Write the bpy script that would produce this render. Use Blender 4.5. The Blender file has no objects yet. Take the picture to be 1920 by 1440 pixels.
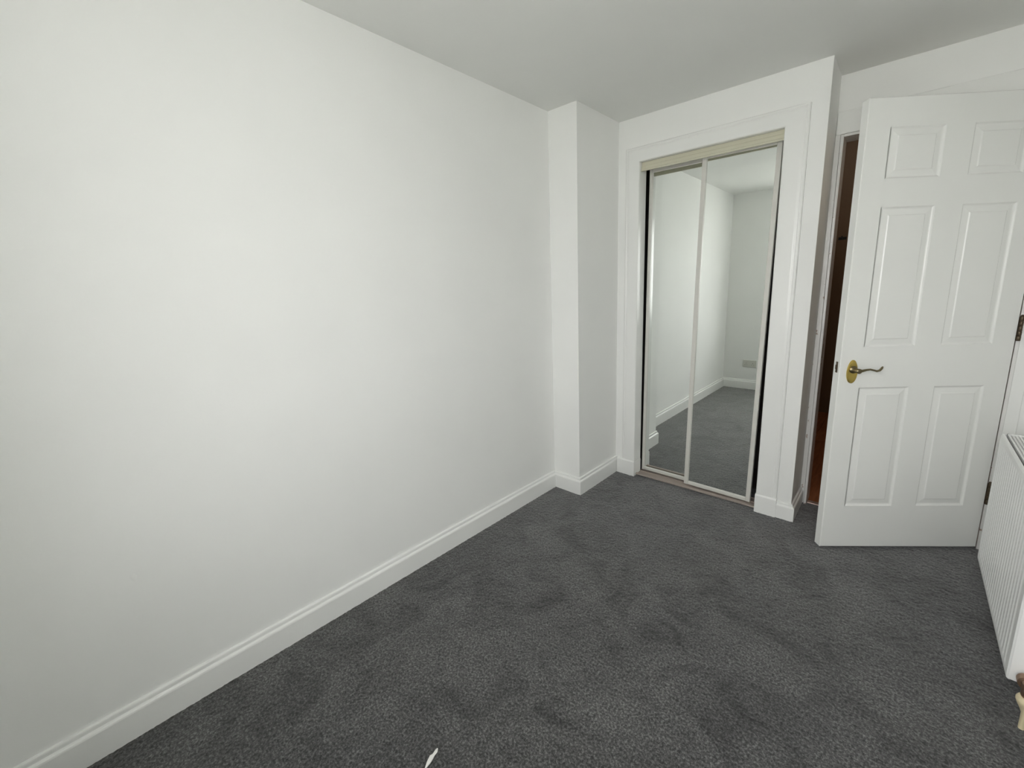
import bpy, bmesh, math, random
import numpy as np
from mathutils import Vector, Matrix

S = bpy.context.scene
COL = S.collection

# ------------------------------------------------------------------ camera
CAM = (1.6207, -0.9401, 1.2999)
YAW, PITCH, ROLL = 0.7346, 0.1942, -0.0339
FPX, PX, PY = 795.1464, 20.2, -24.66
cd = bpy.data.cameras.new('camera')
cam = bpy.data.objects.new('camera', cd)
COL.objects.link(cam)
fw = Vector((-math.sin(YAW) * math.cos(PITCH), math.cos(YAW) * math.cos(PITCH), -math.sin(PITCH)))
r0 = Vector((math.cos(YAW), math.sin(YAW), 0))
u0 = r0.cross(fw)
c_, s_ = math.cos(ROLL), math.sin(ROLL)
rt, up = c_ * r0 + s_ * u0, -s_ * r0 + c_ * u0
m = Matrix((rt, up, -fw)).transposed().to_4x4()
m.translation = CAM
cam.matrix_world = m
cd.sensor_fit = 'HORIZONTAL'
cd.sensor_width = 36.0
cd.lens = FPX / 1920 * 36
cd.shift_x = -PX / 1920
cd.shift_y = PY / 1920
cd.clip_start = 0.02
S.camera = cam

# ------------------------------------------------------------------ world, light, exposure
WIN = dict(x0=0.92, x1=2.02, z0=0.82, z1=2.10)       # the window behind the camera
SKY = 4.0
w = bpy.data.worlds.new('overcast_sky')
S.world = w
w.use_nodes = True
nt = w.node_tree
nt.nodes.clear()
wo = nt.nodes.new('ShaderNodeOutputWorld')
bg = nt.nodes.new('ShaderNodeBackground')
bg.inputs['Color'].default_value = (1.0, 0.998, 0.99, 1)
bg.inputs['Strength'].default_value = SKY
nt.links.new(bg.outputs[0], wo.inputs['Surface'])

S.view_settings.view_transform = 'Standard'
S.view_settings.look = 'None'
S.view_settings.gamma = 1.0
S.view_settings.use_curve_mapping = False
S.view_settings.exposure = 1.33

pl = bpy.data.lights.new('window_portal', 'AREA')     # guides the daylight through the window opening
pl.shape = 'RECTANGLE'
pl.size = WIN['x1'] - WIN['x0']
pl.size_y = WIN['z1'] - WIN['z0']
pl.cycles.is_portal = True
po = bpy.data.objects.new('window_portal', pl)
po.location = ((WIN['x0'] + WIN['x1']) / 2, -1.47, (WIN['z0'] + WIN['z1']) / 2)
po.rotation_euler = (math.radians(90), 0, 0)          # -Z of the light looks along +Y, into the room
COL.objects.link(po)

S.cycles.max_bounces = 14
S.cycles.diffuse_bounces = 10
S.cycles.sample_clamp_indirect = 6.0

# ------------------------------------------------------------------ materials
def mat(name, color, rough=0.6, metal=0.0, spec=0.5):
    M = bpy.data.materials.new(name)
    M.use_nodes = True
    b = M.node_tree.nodes['Principled BSDF']
    b.inputs['Base Color'].default_value = (*color, 1)
    b.inputs['Roughness'].default_value = rough
    b.inputs['Metallic'].default_value = metal
    b.inputs['Specular IOR Level'].default_value = spec
    return M

def tex(M, kind, **kw):
    n = M.node_tree.nodes.new(kind)
    for k, v in kw.items():
        if k in n.inputs.keys():
            n.inputs[k].default_value = v
        else:
            setattr(n, k, v)
    return n

def coords(M, scale=(1, 1, 1), rot=(0, 0, 0)):
    tc = tex(M, 'ShaderNodeTexCoord')
    mp = tex(M, 'ShaderNodeMapping')
    mp.inputs['Scale'].default_value = scale
    mp.inputs['Rotation'].default_value = rot
    M.node_tree.links.new(tc.outputs['Object'], mp.inputs['Vector'])
    return mp.outputs['Vector']

def add_bump(M, height, strength, dist):
    b = M.node_tree.nodes['Principled BSDF']
    bp = tex(M, 'ShaderNodeBump', Strength=strength, Distance=dist)
    M.node_tree.links.new(height, bp.inputs['Height'])
    M.node_tree.links.new(bp.outputs['Normal'], b.inputs['Normal'])

def ramp(M, fac, stops):
    r = tex(M, 'ShaderNodeValToRGB')
    e = r.color_ramp.elements
    while len(e) < len(stops):
        e.new(0.5)
    for el, (p, c) in zip(e, stops):
        el.position = p
        el.color = (*c, 1)
    M.node_tree.links.new(fac, r.inputs['Fac'])
    return r.outputs['Color']

def link_color(M, out):
    M.node_tree.links.new(out, M.node_tree.nodes['Principled BSDF'].inputs['Base Color'])

def painted(name, color, rough, scale, strength, dist, spec=0.5):
    M = mat(name, color, rough, 0, spec)
    v = coords(M)
    n = tex(M, 'ShaderNodeTexNoise', Scale=scale, Detail=4.0, Roughness=0.6)
    M.node_tree.links.new(v, n.inputs['Vector'])
    add_bump(M, n.outputs['Fac'], strength, dist)
    n2 = tex(M, 'ShaderNodeTexNoise', Scale=2.3, Detail=2.0)
    M.node_tree.links.new(v, n2.inputs['Vector'])
    d = [x * 0.975 for x in color]
    link_color(M, ramp(M, n2.outputs['Fac'], [(0.3, d), (0.7, color)]))
    return M

WALL = painted('wall_emulsion', (0.875, 0.88, 0.866), 0.62, 160, 0.08, 0.002, 0.35)
CEIL = painted('ceiling_emulsion', (0.825, 0.83, 0.812), 0.8, 120, 0.08, 0.002, 0.2)
GLOSS = painted('white_gloss_paint', (0.87, 0.875, 0.86), 0.24, 38, 0.10, 0.004)
DOORW = painted('white_door_paint', (0.85, 0.855, 0.835), 0.2, 70, 0.05, 0.002)
JAMBP = painted('white_jamb_gloss', (0.78, 0.775, 0.76), 0.2, 26, 0.35, 0.008)
RADW = mat('white_radiator_enamel', (0.87, 0.875, 0.87), 0.28)
BEIGE = mat('beige_track_paint', (0.60, 0.58, 0.46), 0.42)
FRAMEW = mat('off_white_door_frame', (0.66, 0.65, 0.61), 0.35)
BRASS = mat('worn_brass', (0.56, 0.42, 0.12), 0.28, 1.0)
LEVER = mat('dull_lever_brass', (0.24, 0.20, 0.12), 0.3, 1.0)
BRONZE = mat('dark_bronze', (0.10, 0.075, 0.05), 0.4, 0.8)
DARK = mat('dark_iron', (0.03, 0.03, 0.028), 0.5, 0.4)
COPPER = mat('tarnished_nut', (0.36, 0.24, 0.17), 0.38, 0.9)
CREAM = mat('cream_plastic', (0.72, 0.63, 0.42), 0.4)
SOCK = mat('white_plastic', (0.60, 0.60, 0.55), 0.35)
PAPER = mat('white_fluff', (0.78, 0.78, 0.75), 0.9)
MIRROR = mat('mirror_silver', (0.93, 0.96, 0.935), 0.0, 1.0)
CLOSET = mat('closet_lining', (0.10, 0.09, 0.08), 0.8)
TRACK = painted('floor_track_wood', (0.36, 0.305, 0.27), 0.5, 60, 0.2, 0.002)
SILL = mat('threshold_metal', (0.62, 0.50, 0.44), 0.4, 0.6)
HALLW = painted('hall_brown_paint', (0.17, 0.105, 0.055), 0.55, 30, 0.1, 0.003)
OUTG = mat('garden_ground', (0.70, 0.70, 0.66), 0.9)

v = coords(JAMBP)
n = tex(JAMBP, 'ShaderNodeTexNoise', Scale=34.0, Detail=3.0, Roughness=0.6)
JAMBP.node_tree.links.new(v, n.inputs['Vector'])
link_color(JAMBP, ramp(JAMBP, n.outputs['Fac'], [(0.0, (0.78, 0.775, 0.76)), (0.66, (0.77, 0.765, 0.75)), (0.69, (0.42, 0.34, 0.29)), (1.0, (0.40, 0.32, 0.27))]))

# laminate of the hall
LAM = mat('hall_laminate', (0.30, 0.10, 0.04), 0.32)
v = coords(LAM, (9, 0.8, 1))
n = tex(LAM, 'ShaderNodeTexNoise', Scale=6.0, Detail=5.0, Distortion=1.2)
LAM.node_tree.links.new(v, n.inputs['Vector'])
link_color(LAM, ramp(LAM, n.outputs['Fac'], [(0.3, (0.26, 0.085, 0.035)), (0.7, (0.42, 0.17, 0.075))]))

# window glass: clear pane with a faint reflection
GLASS = bpy.data.materials.new('window_glass')
GLASS.use_nodes = True
g = GLASS.node_tree
g.nodes.clear()
go = g.nodes.new('ShaderNodeOutputMaterial')
gm = g.nodes.new('ShaderNodeMixShader')
gt = g.nodes.new('ShaderNodeBsdfTransparent')
gg = g.nodes.new('ShaderNodeBsdfGlossy')
gg.inputs['Roughness'].default_value = 0.0
gm.inputs['Fac'].default_value = 0.06
g.links.new(gt.outputs[0], gm.inputs[1])
g.links.new(gg.outputs[0], gm.inputs[2])
g.links.new(gm.outputs[0], go.inputs['Surface'])

# carpet: charcoal twist pile; shading of the brushed patches is put into the colour
CARPET = mat('charcoal_carpet', (0.08, 0.08, 0.078), 0.95, 0, 0.1)
v = coords(CARPET)
L = CARPET.node_tree.links
nf = tex(CARPET, 'ShaderNodeTexNoise', Scale=140.0, Detail=3.0, Roughness=0.75)
L.new(v, nf.inputs['Vector'])
npz = tex(CARPET, 'ShaderNodeTexNoise', Scale=5.0, Detail=5.0, Roughness=0.66, Distortion=1.0)
L.new(v, npz.inputs['Vector'])
nl = tex(CARPET, 'ShaderNodeTexNoise', Scale=1.5, Detail=2.0)
L.new(v, nl.inputs['Vector'])
cf = ramp(CARPET, nf.outputs['Fac'], [(0.34, (0.018, 0.018, 0.0185)), (0.50, (0.060, 0.060, 0.0605)), (0.66, (0.170, 0.170, 0.171))])
cp = ramp(CARPET, npz.outputs['Fac'], [(0.32, (0.42, 0.42, 0.425)), (0.42, (0.76, 0.76, 0.76)), (0.52, (1.0, 1.0, 1.0)), (0.66, (1.28, 1.28, 1.27))])
cl = ramp(CARPET, nl.outputs['Fac'], [(0.3, (0.94, 0.94, 0.95)), (0.7, (1.06, 1.06, 1.04))])
def mul(M, a, b):
    x = M.node_tree.nodes.new('ShaderNodeMix')
    x.data_type = 'RGBA'
    x.blend_type = 'MULTIPLY'
    x.inputs[0].default_value = 1.0
    M.node_tree.links.new(a, x.inputs[6])
    M.node_tree.links.new(b, x.inputs[7])
    return x.outputs[2]
link_color(CARPET, mul(CARPET, mul(CARPET, cf, cp), cl))
CARPET.node_tree.nodes['Principled BSDF'].inputs['Sheen Weight'].default_value = 0.55
CARPET.node_tree.nodes['Principled BSDF'].inputs['Sheen Roughness'].default_value = 0.5
add_bump(CARPET, nf.outputs['Fac'], 0.22, 0.003)

# ------------------------------------------------------------------ builders
def link(name, me, material=None, parent=None, loc=None):
    o = bpy.data.objects.new(name, me)
    COL.objects.link(o)
    if material and me is not None and not me.materials:
        me.materials.append(material)
    if parent:
        o.parent = parent
    if loc:
        o.location = loc
    return o

def mesh(name, verts, faces, smooth=False):
    me = bpy.data.meshes.new(name)
    me.from_pydata([tuple(v) for v in verts], [], faces)
    bm = bmesh.new()
    bm.from_mesh(me)
    bmesh.ops.remove_doubles(bm, verts=bm.verts, dist=1e-6)
    bmesh.ops.recalc_face_normals(bm, faces=bm.faces)
    bm.to_mesh(me)
    bm.free()
    if smooth:
        me.polygons.foreach_set('use_smooth', [True] * len(me.polygons))
    return me

def box_bm(bm, a, b, bevel=0.0, seg=2, tilt=None):
    res = bmesh.ops.create_cube(bm, size=1.0)
    vs = res['verts']
    for q in vs:
        q.co = Vector([(a[i] + b[i]) / 2 + q.co[i] * (b[i] - a[i]) for i in range(3)])
    if bevel:
        es = list({e for q in vs for e in q.link_edges})
        bmesh.ops.bevel(bm, geom=es, offset=bevel, segments=seg, affect='EDGES', profile=0.5)
    return vs

def boxes(name, lst, material, parent=None, bevel=0.0):
    bm = bmesh.new()
    for a, b in lst:
        box_bm(bm, a, b, bevel)
    me = bpy.data.meshes.new(name)
    bm.to_mesh(me)
    bm.free()
    return link(name, me, material, parent)

def from_bm(name, bm, material, parent=None, smooth=False):
    bmesh.ops.recalc_face_normals(bm, faces=bm.faces)
    me = bpy.data.meshes.new(name)
    bm.to_mesh(me)
    bm.free()
    if smooth:
        me.polygons.foreach_set('use_smooth', [True] * len(me.polygons))
        try:
            me.set_sharp_from_angle(angle=math.radians(40))
        except Exception:
            pass
    return link(name, me, material, parent)

def tag(o, label, cat=None, kind=None, group=None):
    o['label'] = label
    if cat:
        o['category'] = cat
    if kind:
        o['kind'] = kind
    if group:
        o['group'] = group
    return o

def struct(o, label, cat):
    return tag(o, label, cat, 'structure')

def empty(name, loc, rotz=0.0):
    o = bpy.data.objects.new(name, None)
    o.empty_display_size = 0.1
    o.location = loc
    o.rotation_euler = (0, 0, rotz)
    COL.objects.link(o)
    return o

def lathe(bm, profile, origin, axis='z', seg=24):
    """Rotate (radius, height) pairs about an axis through origin."""
    rings = []
    for r, h in profile:
        ring = []
        for k in range(seg):
            a = 2 * math.pi * k / seg
            x, y = r * math.cos(a), r * math.sin(a)
            p = {'z': (x, y, h), 'y': (x, h, y), 'x': (h, x, y)}[axis]
            ring.append(bm.verts.new(Vector(origin) + Vector(p)))
        rings.append(ring)
    for A, B in zip(rings, rings[1:]):
        for k in range(seg):
            bm.faces.new((A[k], A[(k + 1) % seg], B[(k + 1) % seg], B[k]))
    bm.faces.new(rings[0])
    bm.faces.new(rings[-1])

def tube(bm, pts, radii, seg=14):
    pts = [Vector(p) for p in pts]
    rings = []
    for i, p in enumerate(pts):
        t = (pts[min(i + 1, len(pts) - 1)] - pts[max(i - 1, 0)]).normalized()
        ref = Vector((0, 0, 1)) if abs(t.z) < 0.9 else Vector((1, 0, 0))
        a = t.cross(ref).normalized()
        b = t.cross(a)
        r = radii[i] if isinstance(radii, (list, tuple)) else radii
        rings.append([bm.verts.new(p + (a * math.cos(2 * math.pi * k / seg) + b * math.sin(2 * math.pi * k / seg)) * r) for k in range(seg)])
    for A, B in zip(rings, rings[1:]):
        for k in range(seg):
            bm.faces.new((A[k], A[(k + 1) % seg], B[(k + 1) % seg], B[k]))
    bm.faces.new(rings[0])
    bm.faces.new(rings[-1])

def sweep(name, path, profile, material, parent=None, closed_ends=True):
    """Moulding: profile (out, z) swept along a floor path; 'out' is to the right of travel; mitred corners."""
    P = [Vector((x, y)) for x, y in path]
    nrm = []
    for a, b in zip(P, P[1:]):
        d = (b - a).normalized()
        nrm.append(Vector((d.y, -d.x)))
    bm = bmesh.new()
    rings = []
    for i, p in enumerate(P):
        if i == 0:
            mv = nrm[0]
        elif i == len(P) - 1:
            mv = nrm[-1]
        else:
            s = nrm[i - 1] + nrm[i]
            mv = s / (1 + nrm[i - 1].dot(nrm[i]))
        rings.append([bm.verts.new((p.x + mv.x * o, p.y + mv.y * o, z)) for o, z in profile])
    k = len(profile)
    for A, B in zip(rings, rings[1:]):
        for j in range(k):
            bm.faces.new((A[j], A[(j + 1) % k], B[(j + 1) % k], B[j]))
    bm.faces.new(rings[0])
    bm.faces.new(rings[-1])
    return from_bm(name, bm, material, parent)

# ------------------------------------------------------------------ room dimensions
H = 2.269            # ceiling
RX = 2.075           # right wall
RY = -1.31           # rear wall
PYF, PWX = 1.139, 0.1955    # boxed pier in the far left corner
YB = 1.594           # back wall
W1 = 1.268           # outer corner of the back wall
YD = 1.865           # wall with the door
T = 0.12

# carpet as a fine grid with real pile relief
def carpet_grid(x0, x1, y0, y1, step):
    nx, ny = int((x1 - x0) / step) + 1, int((y1 - y0) / step) + 1
    rng = np.random.default_rng(4)
    X, Y = np.meshgrid(np.linspace(x0, x1, nx), np.linspace(y0, y1, ny))
    Z = rng.normal(0, 1, X.shape)
    Z = (Z + np.roll(Z, 1, 0) + np.roll(Z, 1, 1) + np.roll(Z, (1, 1), (0, 1))) / 2
    Z = np.clip(Z, -2, 2) * 0.0006
    co = np.stack([X + rng.normal(0, step * 0.18, X.shape), Y + rng.normal(0, step * 0.18, X.shape), Z], -1).reshape(-1, 3).astype(np.float32)
    idx = np.arange(nx * ny).reshape(ny, nx)
    q = np.stack([idx[:-1, :-1], idx[:-1, 1:], idx[1:, 1:], idx[1:, :-1]], -1).reshape(-1, 4).astype(np.int32)
    me = bpy.data.meshes.new('floor')
    me.vertices.add(len(co))
    me.vertices.foreach_set('co', co.ravel())
    me.loops.add(q.size)
    me.loops.foreach_set('vertex_index', q.ravel())
    me.polygons.add(len(q))
    me.polygons.foreach_set('loop_start', np.arange(0, q.size, 4, dtype=np.int32))
    me.polygons.foreach_set('use_smooth', np.ones(len(q), dtype=bool))
    me.update()
    me.validate()
    return me
floor = link('floor', carpet_grid(-0.01, RX + 0.01, RY - 0.02, YD + 0.005, 0.0045), CARPET)
struct(floor, 'charcoal grey pile carpet covering the bedroom floor, brushed in darker patches', 'carpet')
boxes('subfloor', [((-T, RY - T, -0.08), (RX + T, YD + 0.02, -0.012))], CLOSET, floor)

struct(boxes('ceiling', [((-T, RY - T, H), (RX + T, 2.3, H + 0.1))], CEIL), 'plain matt white ceiling over the whole bedroom', 'ceiling')
wl = struct(boxes('wall_left', [((-T, RY - T, -0.05), (0, 2.3, H))], WALL), 'long bare off-white wall lit by the window, on the left', 'wall')
struct(boxes('wall_pier', [((0, PYF, -0.05), (PWX, YB + 0.05, H))], WALL), 'narrow boxed-in pier in the far corner beside the wardrobe', 'wall')

# back wall with the wardrobe opening
OX0, OX1, OZ = 0.344, 1.097, 2.0145
wb = boxes('wall_back', [((PWX, YB, -0.05), (OX0 - 0.02, YB + 0.075, H)),
                         ((OX1 + 0.02, YB, -0.05), (W1, YB + 0.075, H)),
                         ((OX0 - 0.02, YB, OZ + 0.02), (OX1 + 0.02, YB + 0.075, H))], WALL)
struct(wb, 'off-white end wall around the mirrored wardrobe opening', 'wall')
struct(boxes('wall_return', [((W1 - 0.06, YB + 0.075, -0.05), (W1, YD + 0.12, H))], WALL), 'short shaded return wall between the wardrobe wall and the doorway', 'wall')

# door wall, with the doorway
DX0, DX1, DZ = 1.305, 1.9925, 1.979
struct(boxes('wall_door', [((W1 - 0.02, YD, DZ + 0.02), (RX + T, YD + 0.1, H)),
                           ((DX1 + 0.02, YD, -0.05), (RX + T, YD + 0.1, DZ + 0.02))], WALL),
       'off-white wall above and beside the doorway', 'wall')
struct(boxes('wall_right', [((RX, RY - T, -0.05), (RX + T, YD, H))], WALL), 'off-white wall behind the radiator', 'wall')
struct(boxes('wall_rear', [((-T, RY - 0.16, -0.05), (WIN['x0'], RY, H)),
                           ((WIN['x1'], RY - 0.16, -0.05), (RX + T, RY, H)),
                           ((WIN['x0'], RY - 0.16, -0.05), (WIN['x1'], RY, WIN['z0'])),
                           ((WIN['x0'], RY - 0.16, WIN['z1']), (WIN['x1'], RY, H))], WALL),
       'off-white window wall behind the viewpoint, seen in the wardrobe mirror', 'wall')

# wardrobe interior
struct(boxes('wall_closet', [((0.18, 2.2, -0.05), (W1 - 0.05, 2.24, 2.3)),
                             ((0.14, YB + 0.05, -0.05), (0.18, 2.24, 2.3)),
                             ((W1 - 0.075, YB + 0.075, -0.05), (W1 - 0.062, 2.24, 2.3)),
                             ((0.14, YB + 0.076, 2.2), (W1 - 0.06, 2.24, 2.24)),
                             ((0.14, YB - 0.0, -0.05), (W1 - 0.062, 2.24, -0.002))], CLOSET),
       'unlit lining of the wardrobe behind the mirrored doors', 'wall')

# hallway beyond the doorway
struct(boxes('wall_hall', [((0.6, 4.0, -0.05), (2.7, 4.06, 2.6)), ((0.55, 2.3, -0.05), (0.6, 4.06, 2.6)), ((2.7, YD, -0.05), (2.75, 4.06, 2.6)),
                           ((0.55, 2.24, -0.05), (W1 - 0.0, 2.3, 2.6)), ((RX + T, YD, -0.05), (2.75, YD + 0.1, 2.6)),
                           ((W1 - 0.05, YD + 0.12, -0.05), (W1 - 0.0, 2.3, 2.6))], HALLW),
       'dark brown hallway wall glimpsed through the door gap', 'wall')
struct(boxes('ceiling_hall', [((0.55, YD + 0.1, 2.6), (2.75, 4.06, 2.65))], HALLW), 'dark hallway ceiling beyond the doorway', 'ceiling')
fh = empty('floor_hall', (0, 0, 0))
struct(fh, 'reddish brown laminate floor of the hallway beyond the door', 'floor')
rnd = random.Random(3)
px = 0.6
k = 0
while px < 2.69:
    yy = YD + 0.03 - (k % 3) * 0.45
    while yy < 4.0:
        a, b = max(yy, YD + 0.03), min(yy + 1.2, 4.0)
        if b - a > 0.02:
            boxes('plank', [((px + 0.001, a + 0.001, -0.02), (min(px + 0.19, 2.7) - 0.001, b - 0.001, -0.004 + rnd.uniform(-0.0004, 0.0004)))], LAM, fh, 0.0015)
        yy += 1.2
    px += 0.19
    k += 1
boxes('underlay', [((0.6, YD + 0.02, -0.06), (2.7, 4.0, -0.021))], CLOSET, fh)
# weak warm fill added, with no fixture, to lift the dark passage
hl = bpy.data.lights.new('hall_fill', 'POINT')
hl.energy = 2.4
hl.color = (1.0, 0.78, 0.55)
hl.shadow_soft_size = 0.1
ho = bpy.data.objects.new('hall_fill', hl)
ho.location = (2.1, 3.0, 1.9)
COL.objects.link(ho)

# ground outside the window
struct(boxes('ground', [((-15, -30, -0.4), (17, RY - 0.4, -0.3))], OUTG), 'open ground outside the bedroom window', 'ground')

# ------------------------------------------------------------------ window behind the camera
w1 = empty('window_1', ((WIN['x0'] + WIN['x1']) / 2, RY - 0.1, WIN['z0']))
struct(w1, 'white framed window behind the viewpoint letting in daylight', 'window')
hw, hh = (WIN['x1'] - WIN['x0']) / 2, WIN['z1'] - WIN['z0']
f = 0.055
boxes('window_frame', [((-hw, -0.03, 0), (hw, 0.03, f)), ((-hw, -0.03, hh - f), (hw, 0.03, hh)),
                       ((-hw, -0.03, f), (-hw + f, 0.03, hh - f)), ((hw - f, -0.03, f), (hw, 0.03, hh - f)),
                       ((-0.03, -0.03, f), (0.03, 0.03, hh - f))], GLOSS, w1, 0.004)
for xa, xb in ((-hw + f, -0.03), (0.03, hw - f)):
    boxes('pane', [((xa, -0.003, f), (xb, 0.003, hh - f))], GLASS, w1)
boxes('window_sill', [((-hw - 0.04, 0.04, -0.03), (hw + 0.04, 0.16, 0.0))], GLOSS, w1, 0.006)

# ------------------------------------------------------------------ skirting boards
SK = [(0, -0.004), (0.018, -0.004), (0.018, 0.084), (0.0165, 0.0885), (0.0135, 0.0915), (0.0105, 0.093), (0.0095, 0.0945),
      (0.0095, 0.1035), (0.0085, 0.107), (0.006, 0.109), (0, 0.109)]
struct(sweep('baseboard_left', [(0, RY), (0, PYF)], SK, GLOSS), 'white gloss skirting board along the long left wall', 'skirting')
struct(sweep('baseboard_pier', [(0.0, PYF), (PWX, PYF), (PWX, YB)], SK, GLOSS), 'white skirting wrapped round the corner pier', 'skirting')
struct(sweep('baseboard_rear', [(RX, RY), (0, RY)], SK, GLOSS), 'white skirting under the window wall, mirrored in the wardrobe', 'skirting')
struct(sweep('baseboard_right', [(RX, YD), (RX, RY)], SK, GLOSS), 'white skirting on the wall behind the radiator', 'skirting')
struct(sweep('baseboard_return', [(1.2005, YB), (W1, YB), (W1, YD - 0.012)], [(o, z * 0.86 if z > 0 else z) for o, z in SK], GLOSS),
       'short white skirting turning the corner between wardrobe and doorway', 'skirting')

# ------------------------------------------------------------------ wardrobe architrave (trim_1)
def board(bm, quad, y_back, y_front, bead=True):
    pass

t1 = empty('trim_1', ((OX0 + OX1) / 2, YB, 0))
struct(t1, 'flat white architrave framing the mirrored wardrobe', 'architrave')
cx = (OX0 + OX1) / 2
AX0, AX1, AZ = 0.2528, 1.1985, 2.0987
def arch_leg(outer, inner, ztop_o, ztop_i, z0):
    """Upright: cross-section from outer to inner edge, mitred at the top. y is measured out of the wall (negative = into room)."""
    s = 1 if inner > outer else -1
    wd = abs(inner - outer)
    prof = [(0, 0), (0, -0.013), (0.003, -0.0165), (0.009, -0.018), (0.0125, -0.0172), (0.0155, -0.0155), (0.019, -0.0162),
            (0.024, -0.0175), (0.028, -0.018), (wd - 0.004, -0.018), (wd, -0.014), (wd, 0.075)]
    prof.append((wd - 0.02, 0.075))
    prof.append((wd - 0.02, 0))
    lo, hi = [], []
    for q, y in prof:
        x = outer + s * q - cx
        lo.append((x, y, z0))
        hi.append((x, y, ztop_o + (ztop_i - ztop_o) * q / wd))
    return lo, hi
def skin(bm, A, B):
    a = [bm.verts.new(p) for p in A]
    b = [bm.verts.new(p) for p in B]
    k = len(a)
    for j in range(k):
        bm.faces.new((a[j], a[(j + 1) % k], b[(j + 1) % k], b[j]))
    bm.faces.new(a)
    bm.faces.new(b)
bm = bmesh.new()
skin(bm, *arch_leg(AX0, OX0, AZ, OZ, 0.10))
from_bm('upright', bm, GLOSS, t1)
bm = bmesh.new()
skin(bm, *arch_leg(AX1, OX1, AZ, OZ, 0.10))
from_bm('upright', bm, GLOSS, t1)
bm = bmesh.new()
hgt = AZ - OZ
pr = [(0, 0), (0, -0.013), (0.003, -0.0165), (0.009, -0.018), (0.0125, -0.0172), (0.0155, -0.0155), (0.019, -0.0162),
      (0.024, -0.0175), (0.028, -0.018), (hgt - 0.004, -0.018), (hgt, -0.014), (hgt, 0.075), (hgt - 0.02, 0.075), (hgt - 0.02, 0)]
A = [(AX0 - cx + (OX0 - AX0) * q / hgt, y, AZ - q) for q, y in pr]
B = [(AX1 - cx + (OX1 - AX1) * q / hgt, y, AZ - q) for q, y in pr]
skin(bm, A, B)
from_bm('head', bm, GLOSS, t1)
for a, b, n_ in ((0.2165, 0.3465, 0), (1.094, 1.2005, 1)):
    bm = bmesh.new()
    box_bm(bm, (a - cx, -0.0235, -0.004), (b - cx, 0.075 if n_ == 0 else 0.05, 0.100))
    vs = box_bm(bm, (a - cx, -0.0235, 0.100), (b - cx, 0.0, 0.108))
    for q in bm.verts:
        if q.co.z > 0.105 and q.co.y < -0.01:
            q.co.y = -0.0195
    from_bm('plinth_block', bm, GLOSS, t1)

# ------------------------------------------------------------------ wardrobe tracks
bm = bmesh.new()
pf = [(0.0035, 1.962), (0.003, 1.965), (0.004, 1.971), (0.0075, 1.974), (0.0085, 1.990), (0.0105, 1.994), (0.013, OZ - 0.001),
      (0.073, OZ - 0.001), (0.073, 1.996), (0.070, 1.996), (0.070, OZ - 0.004), (0.016, OZ - 0.004), (0.0135, 1.996), (0.0115, 1.974), (0.011, 1.962)]
A = [(OX0 + 0.001, y, z) for y, z in pf]
B = [(OX1 - 0.001, y, z) for y, z in pf]
a = [bm.verts.new(p) for p in A]
b = [bm.verts.new(p) for p in B]
for q in range(len(pf)):
    r = (q + 1) % len(pf)
    bm.faces.new((a[q], a[r], b[r], b[q]))
bm.faces.new(a)
bm.faces.new(b)
tr = from_bm('top_track', bm, BEIGE)
tr.location = (0, YB, 0)
tag(tr, 'beige top track fascia above the mirrored wardrobe doors', 'track')
trf = boxes('floor_track', [((OX0 - 0.005, 0.016, 0.0), (OX1 + 0.005, 0.125, 0.007)), ((OX0 - 0.005, 0.004, 0.0065), (OX1 + 0.005, 0.024, 0.0145)),
                            ((OX0, 0.068, 0.006), (OX1, 0.074, 0.012)), ((OX0, 0.119, 0.006), (OX1, 0.124, 0.012))], TRACK, None, 0.001)
trf.location = (0, YB, 0.001)
tag(trf, 'brownish floor track under the mirrored wardrobe doors', 'track')

# mirrored sliding doors
def mirror_door(name, label, x0, x1, yf, ztop, lean, wl, wr):
    zb = 0.0165
    o = empty(name, ((x0 + x1) / 2, yf, zb))
    o.rotation_euler = (0, lean, 0)
    h = ztop - zb
    hw = (x1 - x0) / 2
    boxes('mirror_panel', [((-hw + 0.004, 0.006, 0.004), (hw - 0.004, 0.011, h - 0.004))], MIRROR, o)
    boxes('stile', [((-hw, -0.004, 0), (-hw + wl, 0.022, h))], FRAMEW, o, 0.003)
    boxes('stile', [((hw - wr, -0.004, 0), (hw, 0.022, h))], FRAMEW, o, 0.003)
    boxes('rail', [((-hw + wl, -0.002, 0), (hw - wr, 0.02, 0.022))], FRAMEW, o, 0.003)
    boxes('rail', [((-hw + wl, -0.002, h - 0.022), (hw - wr, 0.02, h))], FRAMEW, o, 0.003)
    tag(o, label, 'mirror door', None, 'sliding mirror doors of the wardrobe')
    return o
mirror_door('mirror_door', 'mirrored sliding wardrobe door at the back, next to the corner pier', 0.351, 0.735, YB + 0.090, 1.985, 0.005, 0.020, 0.02)
mirror_door('mirror_door', 'mirrored sliding wardrobe door in front, nearer the open room door', 0.6655, 1.0555, YB + 0.046, 1.985, 0.0136, 0.025, 0.024)

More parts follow.
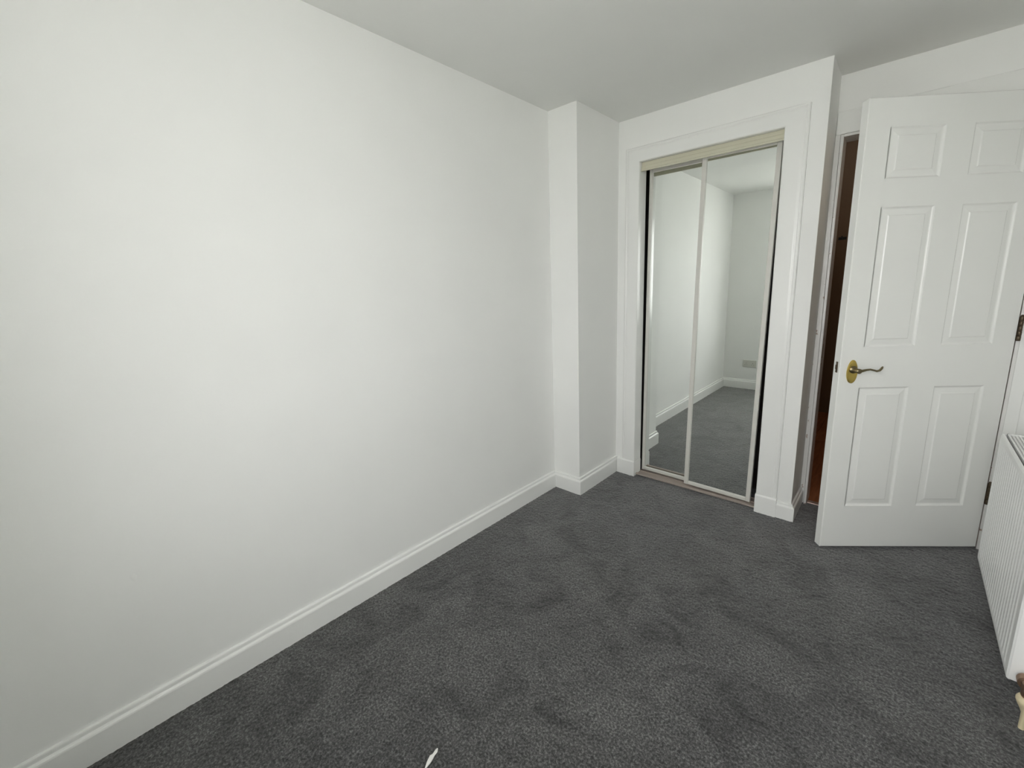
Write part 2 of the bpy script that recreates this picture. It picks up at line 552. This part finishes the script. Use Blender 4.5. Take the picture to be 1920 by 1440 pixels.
# ------------------------------------------------------------------ door frame (trim_2)
t2 = empty('trim_2', ((DX0 + DX1) / 2, YD, 0))
struct(t2, 'white painted frame and architrave of the doorway, chipped gloss', 'door frame')
cx2 = (DX0 + DX1) / 2
def tb(name, lst, M=JAMBP, bev=0.002):
    return boxes(name, [((a[0] - cx2, a[1] - YD, a[2]), (b[0] - cx2, b[1] - YD, b[2])) for a, b in lst], M, t2, bev)
tb('jamb', [((DX0 - 0.0125, YD - 0.022, -0.004), (DX0, YD + 0.10, DZ + 0.0125))])
tb('jamb', [((DX1, YD - 0.022, -0.004), (DX1 + 0.0125, YD + 0.10, DZ + 0.0125))])
tb('head', [((DX0, YD - 0.022, DZ), (DX1, YD + 0.10, DZ + 0.0125))])
tb('architrave', [((W1 + 0.001, YD - 0.012, -0.004), (DX0 - 0.0145, YD, DZ + 0.016))])
tb('architrave', [((DX1 + 0.0125, YD - 0.0205, -0.004), (2.045, YD, DZ + 0.016))], GLOSS)
tb('architrave', [((W1 + 0.001, YD - 0.012, DZ + 0.0165), (2.045, YD, 2.101))], GLOSS, 0.005)
tb('strike_plate', [((DX0, YD - 0.012, 0.865), (DX0 + 0.0015, YD + 0.012, 0.94))], BRONZE, 0.0)
sp = boxes('threshold_strip', [((DX0 + 0.001, YD - 0.004, 0.0), (DX1 - 0.001, YD + 0.03, 0.006))], SILL, None, 0.002)
tag(sp, 'pinkish metal threshold strip between bedroom carpet and hall laminate', 'threshold')
hk = empty('coat_hook', (1.128, 4.0, 1.64))
bm = bmesh.new()
box_bm(bm, (-0.03, -0.006, -0.012), (0.03, 0, 0.012), 0.002)
tube(bm, [(0, -0.004, 0), (0, -0.04, -0.006), (0, -0.052, 0.006), (0, -0.05, 0.018)], [0.005, 0.005, 0.005, 0.006], 10)
from_bm('hook', bm, DARK, hk)
tag(hk, 'small black hook on the dark hallway wall', 'hook')

# ------------------------------------------------------------------ six-panel door, open into the room
HX, HY, TH, DW = 1.9905, 1.8362, 0.6724, 0.7176
Z0, Z1, TK = 0.012, 1.993, 0.04
dr = empty('door_1', (HX, HY, 0), math.pi + TH)
struct(dr, 'white six-panel bedroom door standing open, brass lever handle', 'door')
US = [(0.092, 0.304), (0.411, 0.625)]
ZS = [(0.226, 0.807), (0.991, 1.577), (1.687, 1.884)]
def door_leaf():
    us = [0.0] + [q for p in US for q in p] + [DW]
    zs = [Z0] + [q for p in ZS for q in p] + [Z1]
    V, F = [], []
    def quad(*p):
        b = len(V)
        V.extend(p)
        F.append((b, b + 1, b + 2, b + 3))
    e = 0.0025
    for i in range(len(us) - 1):
        for j in range(len(zs) - 1):
            a, b, c, d = us[i], us[i + 1], zs[j], zs[j + 1]
            a2, b2 = (a + e if i == 0 else a), (b - e if i == len(us) - 2 else b)
            c2, d2 = (c + e if j == 0 else c), (d - e if j == len(zs) - 2 else d)
            if not (i in (1, 3) and j in (1, 3, 5)):
                quad((a2, 0, c2), (b2, 0, c2), (b2, 0, d2), (a2, 0, d2))
            quad((a, -TK, c), (b, -TK, c), (b, -TK, d), (a, -TK, d))
    for i in range(len(us) - 1):
        a, b = us[i], us[i + 1]
        a2, b2 = (a + e if i == 0 else a), (b - e if i == len(us) - 2 else b)
        for z, z2 in ((Z0, Z0 + e), (Z1, Z1 - e)):
            quad((a, -TK, z), (b, -TK, z), (b, -e, z), (a, -e, z))
            quad((a, -e, z), (b, -e, z), (b2, 0, z2), (a2, 0, z2))
    for j in range(len(zs) - 1):
        c, d = zs[j], zs[j + 1]
        c2, d2 = (c + e if j == 0 else c), (d - e if j == len(zs) - 2 else d)
        for u, u2 in ((0, e), (DW, DW - e)):
            quad((u, -TK, c), (u, -TK, d), (u, -e, d), (u, -e, c))
            quad((u, -e, c), (u, -e, d), (u2, 0, d2), (u2, 0, c2))
    return mesh('leaf', V, F)
link('leaf', door_leaf(), DOORW, dr)
def panel_mesh(wd, ht):
    prof = [(0, 0), (0.002, -0.0012), (0.0045, -0.0042), (0.007, -0.0062), (0.010, -0.0070), (0.013, -0.0068), (0.0315, -0.0037), (0.0326, -0.0030), (0.0339, -0.0019), (0.0352, -0.0009), (0.037, -0.0007)]
    V, F = [], []
    for i, y in prof:
        V += [(i, y, i), (wd - i, y, i), (wd - i, y, ht - i), (i, y, ht - i)]
    for k in range(len(prof) - 1):
        for j in range(4):
            a, b = 4 * k + j, 4 * k + (j + 1) % 4
            F.append((a, b, b + 4, a + 4))
    e = 4 * (len(prof) - 1)
    F.append((e, e + 1, e + 2, e + 3))
    return mesh('panel', V, F)
for zz in ZS:
    me = panel_mesh(US[0][1] - US[0][0], zz[1] - zz[0])
    for uu in US:
        link('panel', me, DOORW, dr, (uu[0], 0, zz[0]))
# lever handle on an oval brass backplate
hd = empty('lever_handle', (0.664, 0, 0.885))
hd.parent = dr
bm = bmesh.new()
N = 40
outl = []
for k in range(N):
    a = 2 * math.pi * k / N
    x, z = math.cos(a), math.sin(a)
    wdt = 0.0225 * (1 - 0.10 * z)
    outl.append((wdt * x * (1 if abs(z) < 0.999 else 1), (0.053 * z) - 0.004))
rings = []
for sc, y in ((1.0, 0.0), (1.0, 0.004), (0.93, 0.0065), (0.6, 0.0075)):
    rings.append([bm.verts.new((x * sc, y, (z + 0.004) * sc - 0.004)) for x, z in outl])
for A, B in zip(rings, rings[1:]):
    for k in range(N):
        bm.faces.new((A[k], A[(k + 1) % N], B[(k + 1) % N], B[k]))
bm.faces.new(rings[0])
bm.faces.new(rings[-1])
from_bm('backplate', bm, BRASS, hd, True)
bm = bmesh.new()
lathe(bm, [(0.0165, 0.006), (0.0165, 0.012), (0.012, 0.015), (0.0095, 0.019), (0.0095, 0.036), (0.011, 0.04), (0.011, 0.048), (0.007, 0.051)], (0, 0, 0.006), 'y', 24)
tube(bm, [(0.006, 0.043, 0.006), (-0.012, 0.044, 0.007), (-0.030, 0.044, 0.011), (-0.046, 0.044, 0.013), (-0.062, 0.044, 0.009), (-0.074, 0.044, 0.005), (-0.086, 0.044, 0.008), (-0.094, 0.043, 0.017), (-0.099, 0.041, 0.024)],
     [0.0065, 0.0062, 0.0048, 0.0042, 0.0042, 0.0044, 0.0048, 0.005, 0.003], 14)
from_bm('lever', bm, LEVER, hd, True)
bm = bmesh.new()
box_bm(bm, (DW - 0.0008, -0.026, 0.874), (DW + 0.0012, -0.013, 0.924), 0.0009)
box_bm(bm, (DW, -0.0245, 0.889), (DW + 0.005, -0.0145, 0.910), 0.002)
o = from_bm('latch', bm, BRONZE, dr)
o['label'] = 'dark latch plate on the free edge'
for zc in (0.288, 1.055, 1.80):
    bm = bmesh.new()
    for i in range(5):
        lathe(bm, [(0.0065, 0.0), (0.0072, 0.001), (0.0072, 0.0195), (0.0065, 0.0205)], (-0.006, 0.004, zc - 0.0525 + i * 0.021), 'z', 14)
    lathe(bm, [(0.003, -0.004), (0.0055, 0.0), (0.0055, 0.003), (0.003, 0.008)], (-0.006, 0.004, zc + 0.0515), 'z', 14)
    box_bm(bm, (-0.0012, -0.03, zc - 0.05), (0.0005, 0.002, zc + 0.05))
    o = from_bm('hinge', bm, BRONZE, dr, True)

# ------------------------------------------------------------------ radiator
rd = empty('radiator', (1.961, 0.80, 0))
RL, RB, RT_, RDp = 0.746, 0.098, 0.660, 0.088
# front panel: vertical pressed channels
prof = [(0.0, 0.004), (0.004, 0.0)]
yy = 0.022
pitch = (RL - 0.044) / 21
for i in range(21):
    y0 = yy + i * pitch
    for q, d in ((0.0, 0.0), (0.28, 0.0), (0.42, 0.0022), (0.56, 0.0028), (0.72, 0.0028), (0.86, 0.0022)):
        prof.append((y0 + q * pitch, d))
prof += [(RL - 0.022, 0.0), (RL - 0.004, 0.0), (RL, 0.004)]
rows = [(RB, 0.006, 0), (RB + 0.004, 0.001, 0), (RB + 0.018, 0, 0), (RB + 0.030, 0, 1), (RT_ - 0.036, 0, 1), (RT_ - 0.024, 0, 0), (RT_ - 0.008, 0.001, 0), (RT_ - 0.002, 0.004, 0), (RT_, 0.009, 0)]
V, F = [], []
for z, off, k in rows:
    for y, d in prof:
        V.append((off + (d if (k or y < 0.02 or y > RL - 0.02) else 0), y, z))
n = len(prof)
for r in range(len(rows) - 1):
    for j in range(n - 1):
        a = r * n + j
        F.append((a, a + 1, a + n + 1, a + n))
me = mesh('front_panel', V, F)
link('front_panel', me, RADW, rd)
boxes('back_panel', [((RDp - 0.012, 0.004, RB), (RDp, RL - 0.004, RT_ - 0.01))], RADW, rd, 0.004)
for ya, yb_ in ((-0.001, 0.003), (RL - 0.003, RL + 0.001)):
    boxes('side_panel', [((0.004, ya, RB + 0.004), (RDp, yb_, RT_ - 0.002))], RADW, rd, 0.0012)
gl = [((0.016, 0.003, RT_ - 0.006), (0.022, RL - 0.003, RT_ + 0.002)), ((RDp - 0.006, 0.003, RT_ - 0.006), (RDp, RL - 0.003, RT_ + 0.002)),
      ((0.016, 0.003, RT_ - 0.006), (RDp, 0.013, RT_ + 0.002)), ((0.016, RL - 0.013, RT_ - 0.006), (RDp, RL - 0.003, RT_ + 0.002)),
      ((0.016, 0.003, RT_ - 0.012), (RDp - 0.002, RL - 0.003, RT_ - 0.0065))]
boxes('grille_frame', gl, RADW, rd, 0.001)
for i in range(6):
    xa = 0.0265 + i * 0.0098
    boxes('grille_bar', [((xa, 0.013, RT_ - 0.006), (xa + 0.006, RL - 0.013, RT_ + 0.001))], RADW, rd, 0.001)
for ya in (0.1, RL - 0.13):
    boxes('bracket', [((RDp, ya, 0.15), (RX - 1.961, ya + 0.03, 0.55))], RADW, rd)
tag(rd, 'white ribbed panel radiator low on the wall beside the open door', 'radiator')
# valve at the near end
vl = empty('valve', (0.036, 0.0, 0.128))
vl.parent = rd
vl['label'] = 'tarnished valve with cream cap and pipe'
bm = bmesh.new()
lathe(bm, [(0.011, 0.0), (0.011, -0.012), (0.0205, -0.013), (0.0205, -0.032), (0.014, -0.034), (0.014, -0.075), (0.010, -0.078)], (0, 0, 0), 'y', 6 * 4)
lathe(bm, [(0.014, -0.022), (0.016, -0.016), (0.016, 0.018), (0.012, 0.022)], (0, -0.058, 0), 'z', 20)
from_bm('valve_body', bm, COPPER, vl, True)
bm = bmesh.new()
lathe(bm, [(0.0065, -0.128), (0.007, -0.075), (0.012, -0.062), (0.0185, -0.048), (0.0225, -0.037), (0.0225, -0.031), (0.019, -0.024), (0.012, -0.021)], (0, -0.058, 0), 'z', 22)
o = from_bm('cream_collar', bm, CREAM, vl, True)

# ------------------------------------------------------------------ small things
# double socket on the window wall, seen in the mirror
sk = empty('double_socket', (0.292, RY, 0.31))
sk.rotation_euler = (0, 0, math.pi)
boxes('faceplate', [((-0.073, -0.009, -0.043), (0.073, 0, 0.043))], SOCK, sk, 0.003)
for sx in (-0.036, 0.036):
    bm = bmesh.new()
    box_bm(bm, (sx - 0.006, -0.0125, 0.012), (sx + 0.006, -0.008, 0.03), 0.001)
    from_bm('switch', bm, SOCK, sk)
    boxes('pin_holes', [((sx - 0.002, -0.0094, 0.0), (sx + 0.002, -0.0088, 0.008)), ((sx - 0.014, -0.0094, -0.016), (sx - 0.008, -0.0088, -0.012)), ((sx + 0.008, -0.0094, -0.016), (sx + 0.014, -0.0088, -0.012))], DARK, sk)
sk.rotation_euler = (0, 0, math.pi)
tag(sk, 'white double wall socket low on the rear wall, seen only in the mirror', 'socket')

# white fluff on the carpet at the bottom edge
bm = bmesh.new()
tube(bm, [(0.762, -0.447, 0.004), (0.757, -0.433, 0.006), (0.752, -0.418, 0.006), (0.7515, -0.411, 0.0055), (0.749, -0.401, 0.005), (0.746, -0.393, 0.004)], [0.002, 0.0062, 0.0068, 0.0035, 0.0048, 0.002], 8)
for q in bm.verts:
    q.co.z = 0.003 + (q.co.z - 0.003) * 0.6
    q.co.x += rnd.uniform(-0.0008, 0.0008)
    q.co.y += rnd.uniform(-0.0008, 0.0008)
o = from_bm('lint', bm, PAPER)
tag(o, 'thin white shred of fluff lying on the dark carpet', 'lint')

# small paint nick on the left wall
bm = bmesh.new()
bmesh.ops.create_icosphere(bm, subdivisions=2, radius=1.0)
for q in bm.verts:
    q.co = Vector((q.co.x * 0.0012, q.co.y * 0.007 * rnd.uniform(0.7, 1.3), q.co.z * 0.011 * rnd.uniform(0.7, 1.3)))
o = from_bm('paint_nick', bm, WALL, wl)
o.location = (0.0, -0.894, 0.497)
o['label'] = 'small raised nick in the paint'
